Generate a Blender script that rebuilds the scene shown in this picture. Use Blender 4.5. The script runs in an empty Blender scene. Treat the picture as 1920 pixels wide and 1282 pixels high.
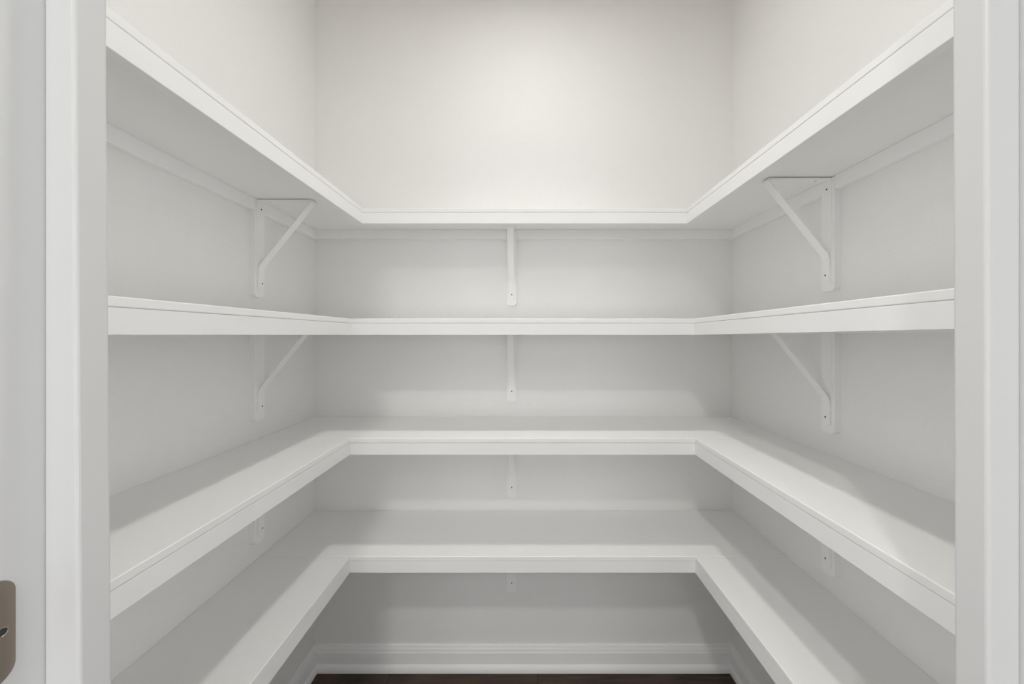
import bpy, bmesh, math, random
from mathutils import Vector, Matrix

random.seed(7)
C = bpy.context.scene
COL = C.collection

# ----------------------------------------------------------------------------
# units: one "u" is 2.35 mm; the camera stands at x=0, y=0, EYE u above the floor
U = 0.00235
EYE = 624.0
F = 643.0                       # distance camera -> back wall in u
CEIL = 670.0                    # ceiling above eye level


def V(x, y, z):
    """u, measured from the eye -> metres, measured from the floor below it"""
    return Vector((x * U, y * U, (z + EYE) * U))


# ------------------------------------------------------------------ camera
cam_data = bpy.data.cameras.new('camera')
cam = bpy.data.objects.new('camera', cam_data)
COL.objects.link(cam)
cam.location = V(0, 0, 0)
cam.rotation_euler = (math.pi / 2, 0, 0)
cam_data.sensor_fit = 'HORIZONTAL'
cam_data.sensor_width = 36.0
cam_data.lens = 36.0 * 643.0 / 1920.0
cam_data.shift_x = -21.0 / 1920.0
cam_data.shift_y = -13.0 / 1920.0
cam_data.clip_start = 0.02
C.camera = cam

# ------------------------------------------------------------------ world
world = bpy.data.worlds.new('daylight')
C.world = world
world.use_nodes = True
bg = world.node_tree.nodes['Background']
bg.inputs['Color'].default_value = (0.97, 0.985, 1.0, 1)
bg.inputs['Strength'].default_value = 2.55

# ------------------------------------------------------------------ lamps
P_PANTRY = 1.4                  # watts of each lamp's disc
P_CAN = (13.0, 11.0)
GLOW_PANTRY = 4.6                # watts of the glowing diffuser itself
SPREAD_PANTRY, SPREAD_CAN = 82.0, 140.0
WARM = (1.0, 0.985, 0.95)

C.view_settings.view_transform = 'Standard'
C.view_settings.look = 'None'
C.view_settings.exposure = 0.08
C.view_settings.gamma = 1.0
C.view_settings.use_curve_mapping = False
C.cycles.max_bounces = 16
C.cycles.diffuse_bounces = 10
C.cycles.glossy_bounces = 4


# ------------------------------------------------------------------ materials
def material(name, color, rough, bump=None, spec=0.5, metallic=0.0, color_noise=0.0):
    m = bpy.data.materials.new(name)
    m.use_nodes = True
    nt = m.node_tree
    b = nt.nodes['Principled BSDF']
    b.inputs['Base Color'].default_value = (*color, 1)
    b.inputs['Roughness'].default_value = rough
    b.inputs['Metallic'].default_value = metallic
    b.inputs['Specular IOR Level'].default_value = spec
    tc = nt.nodes.new('ShaderNodeTexCoord')
    if color_noise:
        n = nt.nodes.new('ShaderNodeTexNoise')
        n.inputs['Scale'].default_value = 3.0
        n.inputs['Detail'].default_value = 3.0
        mix = nt.nodes.new('ShaderNodeMix')
        mix.data_type = 'RGBA'
        mix.inputs[6].default_value = (*[c * (1 - color_noise) for c in color], 1)
        mix.inputs[7].default_value = (*[min(1, c * (1 + color_noise)) for c in color], 1)
        nt.links.new(tc.outputs['Object'], n.inputs['Vector'])
        nt.links.new(n.outputs['Fac'], mix.inputs[0])
        nt.links.new(mix.outputs[2], b.inputs['Base Color'])
    if bump:
        scale, strength, dist = bump
        n = nt.nodes.new('ShaderNodeTexNoise')
        n.inputs['Scale'].default_value = scale
        n.inputs['Detail'].default_value = 2.0
        n.inputs['Roughness'].default_value = 0.45
        bp = nt.nodes.new('ShaderNodeBump')
        bp.inputs['Strength'].default_value = strength
        bp.inputs['Distance'].default_value = dist
        nt.links.new(tc.outputs['Object'], n.inputs['Vector'])
        nt.links.new(n.outputs['Fac'], bp.inputs['Height'])
        nt.links.new(bp.outputs['Normal'], b.inputs['Normal'])
    return m


def wood_material():
    m = bpy.data.materials.new('dark_stained_oak')
    m.use_nodes = True
    nt = m.node_tree
    b = nt.nodes['Principled BSDF']
    tc = nt.nodes.new('ShaderNodeTexCoord')
    info = nt.nodes.new('ShaderNodeObjectInfo')
    off = nt.nodes.new('ShaderNodeVectorMath')
    off.operation = 'MULTIPLY_ADD'
    off.inputs[1].default_value = (7.0, 3.0, 5.0)
    comb = nt.nodes.new('ShaderNodeCombineXYZ')
    for k in range(3):
        nt.links.new(info.outputs['Random'], comb.inputs[k])
    nt.links.new(comb.outputs[0], off.inputs[0])
    nt.links.new(tc.outputs['Object'], off.inputs[2])
    mp = nt.nodes.new('ShaderNodeMapping')
    mp.inputs['Scale'].default_value = (2.2, 34.0, 10.0)
    nt.links.new(off.outputs[0], mp.inputs['Vector'])
    n = nt.nodes.new('ShaderNodeTexNoise')
    n.inputs['Scale'].default_value = 2.5
    n.inputs['Detail'].default_value = 7.0
    n.inputs['Roughness'].default_value = 0.62
    n.inputs['Distortion'].default_value = 0.4
    nt.links.new(mp.outputs[0], n.inputs['Vector'])
    n2 = nt.nodes.new('ShaderNodeTexNoise')
    n2.inputs['Scale'].default_value = 4.5
    n2.inputs['Detail'].default_value = 2.0
    nt.links.new(off.outputs[0], n2.inputs['Vector'])
    addn = nt.nodes.new('ShaderNodeMath')
    addn.operation = 'MULTIPLY_ADD'
    addn.inputs[1].default_value = 0.55
    nt.links.new(n2.outputs['Fac'], addn.inputs[0])
    sc = nt.nodes.new('ShaderNodeMath')
    sc.operation = 'MULTIPLY'
    sc.inputs[1].default_value = 0.6
    nt.links.new(n.outputs['Fac'], sc.inputs[0])
    nt.links.new(sc.outputs[0], addn.inputs[2])
    r = nt.nodes.new('ShaderNodeValToRGB')
    r.color_ramp.elements[0].position = 0.36
    r.color_ramp.elements[0].color = (0.022, 0.014, 0.010, 1)
    r.color_ramp.elements[1].position = 0.78
    r.color_ramp.elements[1].color = (0.105, 0.066, 0.046, 1)
    nt.links.new(addn.outputs[0], r.inputs['Fac'])
    nt.links.new(r.outputs['Color'], b.inputs['Base Color'])
    b.inputs['Roughness'].default_value = 0.5
    b.inputs['Specular IOR Level'].default_value = 0.35
    bp = nt.nodes.new('ShaderNodeBump')
    bp.inputs['Strength'].default_value = 0.25
    bp.inputs['Distance'].default_value = 0.001
    nt.links.new(n.outputs['Fac'], bp.inputs['Height'])
    nt.links.new(bp.outputs['Normal'], b.inputs['Normal'])
    return m


def emitter(name, color, strength):
    m = bpy.data.materials.new(name)
    m.use_nodes = True
    b = m.node_tree.nodes['Principled BSDF']
    b.inputs['Base Color'].default_value = (0.9, 0.9, 0.9, 1)
    b.inputs['Emission Color'].default_value = (*color, 1)
    b.inputs['Emission Strength'].default_value = strength
    return m


WALL = material('wall_paint_eggshell', (0.87, 0.864, 0.852), 0.50, (170.0, 0.55, 0.0020), 0.45)
OFFWHITE = material('offwhite_paint', (0.86, 0.855, 0.84), 0.5, (240.0, 0.3, 0.0012), 0.4)
CEILM = material('ceiling_paint', (0.86, 0.85, 0.83), 0.8, (180.0, 0.3, 0.001), 0.3)
TRIM = material('trim_semigloss', (0.915, 0.913, 0.907), 0.36, (28.0, 0.05, 0.0006), 0.45)
DOORTRIM = material('door_trim_darkened', (0.68, 0.68, 0.678), 0.36, (28.0, 0.05, 0.0006), 0.45)  # trim colour darkened in place of weaker kitchen light on the frame
SHELF = material('shelf_paint', (0.915, 0.913, 0.907), 0.42, (22.0, 0.05, 0.0006), 0.4)
METAL = material('white_powder_coat', (0.915, 0.913, 0.907), 0.34, None, 0.5)
SCREW = material('screw_head', (0.55, 0.54, 0.52), 0.4, None, 0.5, 0.2)
SLOT = material('screw_slot', (0.03, 0.03, 0.03), 0.7)
NICKEL = material('aged_nickel', (0.36, 0.31, 0.26), 0.36, (90.0, 0.06, 0.0004), 0.5, 0.9, 0.12)
WOOD = wood_material()
SUBFLOOR = material('subfloor', (0.018, 0.013, 0.010), 0.8)


# ------------------------------------------------------------------ mesh helpers
def link(name, bm, mat, parent=None, smooth=False):
    bmesh.ops.recalc_face_normals(bm, faces=bm.faces)
    me = bpy.data.meshes.new(name)
    bm.to_mesh(me)
    bm.free()
    me.materials.append(mat)
    o = bpy.data.objects.new(name, me)
    COL.objects.link(o)
    if parent is not None:
        o.parent = parent
    if smooth:
        for p in me.polygons:
            p.use_smooth = True
    return o


def box(bm, x0, x1, y0, y1, z0, z1, bevel=0.0, seg=1, conv=V):
    vs = [bm.verts.new(conv(x, y, z)) for x in (x0, x1) for y in (y0, y1) for z in (z0, z1)]
    q = [(0, 1, 3, 2), (4, 6, 7, 5), (0, 4, 5, 1), (2, 3, 7, 6), (0, 2, 6, 4), (1, 5, 7, 3)]
    fs = [bm.faces.new([vs[i] for i in f]) for f in q]
    if bevel:
        es = list({e for f in fs for e in f.edges})
        bmesh.ops.bevel(bm, geom=es, offset=bevel * U, segments=seg, affect='EDGES', profile=0.5)
    return bm


def loft(bm, rings):
    """closed profile rings -> capped tube"""
    vr = [[bm.verts.new(p) for p in r] for r in rings]
    n = len(vr[0])
    for a, b in zip(vr, vr[1:]):
        for i in range(n):
            bm.faces.new([a[i], a[(i + 1) % n], b[(i + 1) % n], b[i]])
    bm.faces.new(vr[0])
    bm.faces.new(list(reversed(vr[-1])))
    return bm


def empty(name, loc, label=None, cat=None, group=None, kind=None, rotz=0.0):
    o = bpy.data.objects.new(name, None)
    o.empty_display_size = 0.05
    COL.objects.link(o)
    o.location = loc
    o.rotation_euler = (0, 0, rotz)
    tag(o, label, cat, group, kind)
    return o


def tag(o, label=None, cat=None, group=None, kind=None):
    for k, v in (('label', label), ('category', cat), ('group', group), ('kind', kind)):
        if v:
            o[k] = v


def keep_world(child, parent):
    """parent already holds the child's place in its location only"""
    child.parent = parent
    child.matrix_parent_inverse = Matrix.Translation(-parent.location) if parent.rotation_euler.z == 0 \
        else (Matrix.Translation(parent.location) @ Matrix.Rotation(parent.rotation_euler.z, 4, 'Z')).inverted()


# ------------------------------------------------------------------ the room
XL, XR = -391.0, 392.0           # side walls
YF0, YF1 = 139.0, 182.0          # front wall: kitchen face, pantry face
FLOOR = -EYE
T = 46.0                         # wall thickness

KX0, KX1, KY0 = -1150.0, 1000.0, -1750.0     # the kitchen behind the camera


def structure(name, bm, mat):
    o = link(name, bm, mat)
    o['kind'] = 'structure'
    return o


wall_back = structure('wall_back', box(bmesh.new(), XL - T, XR + T, F, F + T, FLOOR, CEIL), WALL)
wall_left = structure('wall_left', box(bmesh.new(), XL - T, XL, YF1, F, FLOOR, CEIL), WALL)
wall_right = structure('wall_right', box(bmesh.new(), XR, XR + T, YF1, F, FLOOR, CEIL), WALL)

HEAD = 414.0                     # top of the door opening, above eye level
JX0, JX1 = -221.0, 229.5         # jamb faces
JT = 8.0                         # jamb thickness
bm = bmesh.new()
box(bm, KX0, JX0 - JT, YF0, YF1, FLOOR, CEIL)
box(bm, JX1 + JT, KX1, YF0, YF1, FLOOR, CEIL)
box(bm, JX0 - JT, JX1 + JT, YF0, YF1, HEAD + JT, CEIL)
structure('wall_front', bm, WALL)

bm = bmesh.new()
box(bm, KX0 - T, KX1 + T, KY0 - T, F + T, CEIL, CEIL + 10)
structure('ceiling', bm, CEILM)

floor = structure('floor', box(bmesh.new(), KX0 - T, KX1 + T, KY0 - T, F + T, FLOOR - 20, FLOOR - 1.5), SUBFLOOR)
floor_root = floor

# unseen kitchen shell; its wide openings are added to fill the pantry with light
for name, x0, x1, za, zb in (('wall_kitchen_left', KX0 - T, KX0, -540, 470), ('wall_kitchen_right', KX1, KX1 + T, -450, 380)):
    bm = bmesh.new()
    box(bm, x0, x1, KY0, YF0, FLOOR, za)
    box(bm, x0, x1, KY0, YF0, zb, CEIL)
    box(bm, x0, x1, -60, YF0, za, zb)
    box(bm, x0, x1, KY0, -850, za, zb)
    structure(name, bm, OFFWHITE)
bm = bmesh.new()
box(bm, KX0 - T, -620, KY0 - T, KY0, FLOOR, CEIL)
box(bm, 600, KX1 + T, KY0 - T, KY0, FLOOR, CEIL)
box(bm, -620, 600, KY0 - T, KY0, 420, CEIL)
structure('wall_kitchen_rear', bm, OFFWHITE)

# floor planks, running across the pantry, butt joints staggered
PW = 55.0
y = F
row = 0
joints = [[-246, 26], [-60], [-300, 190], [60], [-190, 240], [-20]]
while y > -220:
    y0 = y - PW
    if y0 >= YF1 - PW:
        xa, xb = XL, XR
    else:
        xa, xb = -520.0, 520.0
    cuts = [xa] + joints[row % len(joints)] + [xb]
    for a, b in zip(cuts, cuts[1:]):
        bm = box(bmesh.new(), a + 0.25, b - 0.25, y0 + 0.25, y - 0.25, FLOOR - 1.5, FLOOR, 0.35)
        link('plank', bm, WOOD, floor)
    y = y0
    row += 1

# ------------------------------------------------------------------ baseboards
BASE = [(0, 0), (11, 0), (11, 3.5), (10.6, 6.5), (9.4, 9.6), (7.6, 12.4), (6.6, 13.2), (6.4, 33.5), (5.6, 34.4), (5.0, 37.5),
        (4.4, 40.2), (3.4, 41.4), (3.3, 42.4), (2.9, 44.2), (1.6, 45.2), (0, 45.4)]


def baseboard(name, path, normal_in):
    """path: two wall points (x, y) in u, with their miter slope"""
    bm = bmesh.new()
    rings = []
    for (x, y, mx, my) in path:
        rings.append([V(x + mx * d, y + my * d, FLOOR + h) for d, h in BASE])
    loft(bm, rings)
    o = link(name, bm, TRIM)
    o['kind'] = 'structure'
    return o


baseboard('baseboard_back', [(XL, F, 1, -1), (XR, F, -1, -1)], None)
baseboard('baseboard_left', [(XL, YF1, 1, 0), (XL, F, 1, -1)], None)
baseboard('baseboard_right', [(XR, YF1, -1, 0), (XR, F, -1, -1)], None)

# ------------------------------------------------------------------ door frame
door = empty('door_1', V(0, YF0, FLOOR), kind='structure')
SY0, SY1 = 158.0, 171.0          # the stop


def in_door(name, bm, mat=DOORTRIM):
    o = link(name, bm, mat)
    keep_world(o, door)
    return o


STOP_L, STOP_R = -206.0, 214.0
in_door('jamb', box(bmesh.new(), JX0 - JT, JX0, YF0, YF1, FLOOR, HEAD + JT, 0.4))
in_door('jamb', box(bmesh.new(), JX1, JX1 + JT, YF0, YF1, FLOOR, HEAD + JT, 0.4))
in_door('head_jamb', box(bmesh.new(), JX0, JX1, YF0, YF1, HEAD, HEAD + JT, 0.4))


def leaning_stop(xa, xb, lean_a):
    """the stop's pantry-side edge leans a little, as in the photo"""
    bm = bmesh.new()
    box(bm, xa, xb, SY0, SY1, FLOOR, HEAD, 1.4, 3)
    for v in bm.verts:
        z = v.co.z / U - EYE
        if abs(v.co.x / U - (JX0 if xa < 0 else JX1)) > 3:
            v.co.x += lean_a * z * U
    return bm


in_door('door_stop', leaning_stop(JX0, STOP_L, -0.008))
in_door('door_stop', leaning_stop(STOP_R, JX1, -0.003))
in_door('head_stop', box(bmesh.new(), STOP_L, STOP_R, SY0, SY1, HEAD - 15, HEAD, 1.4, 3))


CAS_W = 38.0
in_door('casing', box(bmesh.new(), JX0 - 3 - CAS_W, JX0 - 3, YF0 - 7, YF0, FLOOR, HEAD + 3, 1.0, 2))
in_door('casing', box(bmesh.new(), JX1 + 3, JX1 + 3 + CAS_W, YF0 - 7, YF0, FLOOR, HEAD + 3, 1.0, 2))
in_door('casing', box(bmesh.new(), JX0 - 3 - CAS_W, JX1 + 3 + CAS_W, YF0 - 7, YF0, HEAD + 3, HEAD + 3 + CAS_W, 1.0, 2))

# hinge leaf let into the left jamb (the hole of its middle screw shows)
HZ0, HZ1 = -147.5, -103.2


def rounded_rect(y0, y1, z0, z1, r, n=8):
    pts = []
    for cy, cz, a0 in ((y1 - r, z1 - r, 0), (y0 + r, z1 - r, 90), (y0 + r, z0 + r, 180), (y1 - r, z0 + r, 270)):
        for k in range(n + 1):
            a = math.radians(a0 + 90 * k / n)
            pts.append((cy + r * math.cos(a), cz + r * math.sin(a)))
    return pts


bm = bmesh.new()
pts = rounded_rect(YF0 - 1, 149.0, HZ0, HZ1, 6.8)[:9] + [(YF0 - 1, HZ1), (YF0 - 1, HZ0)] + rounded_rect(YF0 - 1, 149.0, HZ0, HZ1, 6.8)[27:]
loft(bm, [[V(JX0 - 0.5, p, q) for p, q in pts], [V(JX0 + 0.55, p, q) for p, q in pts],
          [V(JX0 + 0.8, 144 + (p - 144) * 0.96, -125.3 + (q + 125.3) * 0.99) for p, q in pts]])
hinge = in_door('hinge_leaf', bm, NICKEL)
hinge['label'] = 'aged nickel hinge leaf'


def disc_rings(bm, base, ax, u, v, spec, n=20):
    rings = []
    for d, r in spec:
        rings.append([base + ax * (d * U) + (u * math.cos(2 * math.pi * k / n) + v * math.sin(2 * math.pi * k / n)) * (r * U)
                      for k in range(n)])
    loft(bm, rings)


for hy, hz in ((144.7, -125.6), (142.2, -112.0), (142.2, -139.5)):
    bm = bmesh.new()
    disc_rings(bm, V(JX0 + 0.8, hy, hz), Vector((1, 0, 0)), Vector((0, 1, 0)), Vector((0, 0, 1)), [(-0.3, 2.1), (0.1, 2.1), (0.25, 1.75), (-0.1, 1.5)])
    s = link('screw_hole', bm, NICKEL)
    s.parent = hinge
    bm = bmesh.new()
    disc_rings(bm, V(JX0 + 0.8, hy, hz), Vector((1, 0, 0)), Vector((0, 1, 0)), Vector((0, 0, 1)), [(-0.2, 1.5), (0.14, 1.5)])
    s2 = link('screw_recess', bm, SLOT)
    s2.parent = hinge

# ------------------------------------------------------------------ shelves
TH = 7.0            # board thickness
TRH = 17.6          # front trim height below the board
TT = 8.0            # trim / cleat thickness
CLH = 17.0          # cleat height
FRONT_END = YF1     # the side arms run up to the front wall


def shelf(label, top, ys, xl, xr, brackets_back, bracket_y_left, bracket_y_right, tilt_r=0.0, tilt_l=0.0):
    und = top - TH
    root = empty('pantry_shelf', V(0, F, und), label, 'shelf', 'white built-in pantry shelves')

    def part(name, bm, tilt=0.0):
        if tilt:
            for v in bm.verts:
                yy = v.co.y / U
                if yy < ys:
                    v.co.z += tilt * (ys - yy) * U
        o = link(name, bm, SHELF)
        keep_world(o, root)
        return o

    g = 0.12
    # board with a rounded nose along its front edge
    def nosed(x0, x1, y0, y1, z0, z1):
        bm = bmesh.new()
        box(bm, x0, x1, y0, y1, z0, z1, 0.9, 3)
        return bm
    part('shelf_board', nosed(XL, XR, ys, F, und, top))
    part('shelf_board', nosed(XL, xl, FRONT_END, ys - g, und, top - 0.05), tilt_l)
    part('shelf_board', nosed(xr, XR, FRONT_END, ys - g, und, top - 0.05), tilt_r)
    zb = und - TRH
    part('front_trim', box(bmesh.new(), xl - 0.3, xr + 0.3, ys + 0.35, ys + TT, zb, und - 0.1, 0.45, 2))
    part('front_trim', box(bmesh.new(), xl - TT, xl - 0.35, FRONT_END, ys + TT, zb, und - 0.1, 0.45, 2), tilt_l)
    part('front_trim', box(bmesh.new(), xr + 0.35, xr + TT, FRONT_END, ys + TT, zb, und - 0.1, 0.45, 2), tilt_r)
    # cleats on the walls below the boards, stopping at the bracket boards
    bw = 9.4
    cx = brackets_back
    part('cleat', box(bmesh.new(), XL, cx - bw, F - TT, F, und - CLH, und, 0.8, 2))
    part('cleat', box(bmesh.new(), cx + bw, XR, F - TT, F, und - CLH, und, 0.8, 2))
    for x0, x1, by, tl in ((XL, XL + TT, bracket_y_left, tilt_l), (XR - TT, XR, bracket_y_right, tilt_r)):
        part('cleat', box(bmesh.new(), x0, x1, by + bw, F - TT, und - CLH, und, 0.8, 2), tl)
        part('cleat', box(bmesh.new(), x0, x1, FRONT_END, by - bw, und - CLH, und, 0.8, 2), tl)
    return und


BX = -21.5                   # middle bracket
BYL, BYR = 0.775 * F, 0.672 * F
levels = [
    ('topmost white pantry shelf, seen from below, its back run shallower than the others', 202.5, 0.85 * F, -256, 261, 0.010),
    ('second white pantry shelf from the top, edge on at eye level', 24.6, 0.79 * F, -256, 254.5, 0.011),
    ('third white pantry shelf from the top, its upper face showing a lit strip', -152.5, 0.788 * F, -256, 254, 0.0),
    ('lowest white pantry shelf, above the baseboard and dark floor', -328.3, 0.791 * F, -257, 255, 0.0),
]
unders = []
for lab, top, ys, xl, xr, tr in levels:
    unders.append(shelf(lab, top, ys, xl, xr, BX, BYL, BYR, tr))

# ------------------------------------------------------------------ brackets
# local frame: +x out from the wall, y along the wall, z up, origin on the wall at the shelf's underside


def L(x, y, z):
    return Vector((x * U, y * U, z * U))


def strap(bm, pts, w, t):
    """flat bar of width w (along y) and thickness t following (a, z) points"""
    rings = []
    n = len(pts)
    for i, (a, z) in enumerate(pts):
        d = Vector((0, 0))
        if i:
            d += (Vector((a, z)) - Vector(pts[i - 1])).normalized()
        if i < n - 1:
            d += (Vector(pts[i + 1]) - Vector((a, z))).normalized()
        d.normalize()
        nn = Vector((-d.y, d.x)) * t / 2
        rings.append([L(a + nn.x, -w / 2, z + nn.y), L(a + nn.x, w / 2, z + nn.y),
                      L(a - nn.x, w / 2, z - nn.y), L(a - nn.x, -w / 2, z - nn.y)])
    loft(bm, rings)
    es = [e for e in bm.edges if abs(e.verts[0].co.y - e.verts[1].co.y) < 1e-6]
    bmesh.ops.bevel(bm, geom=es, offset=0.22 * U, segments=1, affect='EDGES')
    return bm


def outline_plate(bm, a0, a1, pts):
    loft(bm, [[L(a0, p, q) for p, q in pts], [L(a1, p, q) for p, q in pts]])
    es = [e for e in bm.edges if abs(e.verts[0].co.x - a1 * U) < 1e-6 and abs(e.verts[1].co.x - a1 * U) < 1e-6]
    bmesh.ops.bevel(bm, geom=es, offset=0.3 * U, segments=1, affect='EDGES')
    return bm


def make_bracket():
    root = empty('shelf_bracket', (0, 0, 0))
    bw, bh, ch = 9.3, 141.0, 3.4
    pts = [(-bw, -0.1), (-bw, -bh + ch), (-bw + ch, -bh), (bw - ch, -bh), (bw, -bh + ch), (bw, -0.1)]
    link('backing_board', outline_plate(bmesh.new(), 0.0, 8.3, pts), SHELF, root)
    # upright strap, rounded at the foot
    hw = 6.0
    foot = -132.0
    pts = [(hw, -1.0)]
    pts += [(hw * math.cos(math.radians(-a)), foot + hw + hw * math.sin(math.radians(-a))) for a in range(0, 181, 20)]
    pts += [(-hw, -1.0)]
    link('upright', outline_plate(bmesh.new(), 8.3, 9.5, pts), METAL, root)
    # arm under the board
    bm = bmesh.new()
    box(bm, 9.5, 87.0, -6.0, 6.0, -2.0, -0.75, 0.3, 1, L)
    link('arm', bm, METAL, root)
    # brace: a flat bar from the tip of the arm down to a foot on the upright
    bm = strap(bmesh.new(), [(87, -2.6), (84.6, -5.0), (16.0, -90.5), (12.2, -96.0), (10.6, -100.5), (10.3, -104), (10.3, -128.0)], 10.6, 1.5)
    link('brace', bm, METAL, root)
    # screws
    for a, y, z in ((11.05, 0.4, -121.0), (9.5, 0.5, -13.0)):
        bm = bmesh.new()
        disc_rings(bm, L(a, y, z), Vector((1, 0, 0)), Vector((0, 1, 0)), Vector((0, 0, 1)), [(-0.2, 2.2), (0.35, 2.1), (0.75, 1.2)])
        s = link('screw', bm, METAL, root)
        bm = bmesh.new()
        disc_rings(bm, L(a, y, z), Vector((1, 0, 0)), Vector((0, 1, 0)), Vector((0, 0, 1)), [(0.5, 1.05), (0.85, 1.05)])
        link('screw_slot', bm, SLOT, s)
    # screw under the arm
    bm = bmesh.new()
    disc_rings(bm, L(24, 0, -2.0), Vector((0, 0, -1)), Vector((0, 1, 0)), Vector((1, 0, 0)), [(-0.2, 1.9), (0.4, 1.8), (0.7, 1.0)])
    s = link('screw', bm, METAL, root)
    bm = bmesh.new()
    disc_rings(bm, L(24, 0, -2.0), Vector((0, 0, -1)), Vector((0, 1, 0)), Vector((1, 0, 0)), [(0.5, 0.6), (0.8, 0.6)])
    link('screw_slot', bm, SLOT, s)
    return root


def children_of(o):
    return [c for c in COL.objects if c.parent == o]


def copy_tree(o, parent=None):
    c = o.copy()
    COL.objects.link(c)
    if parent is not None:
        c.parent = parent
    for ch in children_of(o):
        copy_tree(ch, c)
    return c


ordinal = ['topmost shelf', 'second shelf down', 'third shelf down', 'lowest shelf']
where = {'left': 'on the left wall', 'back': 'at the middle of the back wall', 'right': 'on the right wall'}
proto = make_bracket()
first = True
for i, und in enumerate(unders):
    for side in ('left', 'back', 'right'):
        if i == 3 and side != 'back':
            continue                      # hidden below the lowest shelf
        b = proto if first else copy_tree(proto)
        first = False
        if side == 'left':
            b.location = V(XL, BYL, und)
            b.rotation_euler = (0, 0, 0)
        elif side == 'right':
            ys = levels[i][2]
            b.location = V(XR, BYR, und + levels[i][5] * (ys - BYR) - 0.5)
            b.rotation_euler = (0, 0, math.pi)
        else:
            b.location = V(BX, F, und)
            b.rotation_euler = (0, 0, -math.pi / 2)
        tag(b, 'white metal bracket under the %s, %s' % (ordinal[i], where[side]),
            'bracket', 'white shelf brackets')

# ------------------------------------------------------------------ lamps


def ceiling_lamp(name, x, y, r, watts, spread, label, glow=1.0):
    root = empty(name, V(x, y, CEIL), label, 'ceiling light')
    bm = bmesh.new()
    n = 32
    prof = [(r, 0), (r + 9, 0), (r + 8.5, -2.5), (r + 1.5, -4.5), (r, -3.5)]
    rings = []
    for k in range(n + 1):
        a = 2 * math.pi * k / n
        rings.append([L(p * math.cos(a), p * math.sin(a), q) for p, q in prof])
    vr = [[bm.verts.new(p) for p in rg] for rg in rings[:-1]]
    for k in range(n):
        a, b = vr[k], vr[(k + 1) % n]
        for j in range(len(prof)):
            bm.faces.new([a[j], a[(j + 1) % len(prof)], b[(j + 1) % len(prof)], b[j]])
    link('bezel', bm, METAL, root)
    bm = bmesh.new()
    disc_rings(bm, L(0, 0, 0), Vector((0, 0, -1)), Vector((1, 0, 0)), Vector((0, 1, 0)), [(0.2, r), (1.0, r)], 32)
    link('diffuser', bm, emitter('lit_diffuser', WARM, glow / (math.pi * math.pi * (r * U) ** 2)), root)
    la = bpy.data.lights.new('lamp_light', 'AREA')
    la.shape = 'DISK'
    la.size = 2 * r * U * 0.96
    la.energy = watts
    la.color = WARM
    la.spread = math.radians(spread)
    lo = bpy.data.objects.new('lamp_light', la)
    COL.objects.link(lo)
    lo.parent = root
    lo.location = (0, 0, -1.2 * U)
    return root


ceiling_lamp('ceiling_light', 10, 0.53 * F, 24, P_PANTRY, SPREAD_PANTRY, 'round white ceiling light above the pantry shelves', GLOW_PANTRY)
ceiling_lamp('recessed_light', -145, -0.55 * F, 30, P_CAN[0], SPREAD_CAN, 'round recessed ceiling light just outside the pantry door')
ceiling_lamp('recessed_light', -110, -1.38 * F, 30, P_CAN[1], SPREAD_CAN, 'round recessed ceiling light farther from the pantry door')
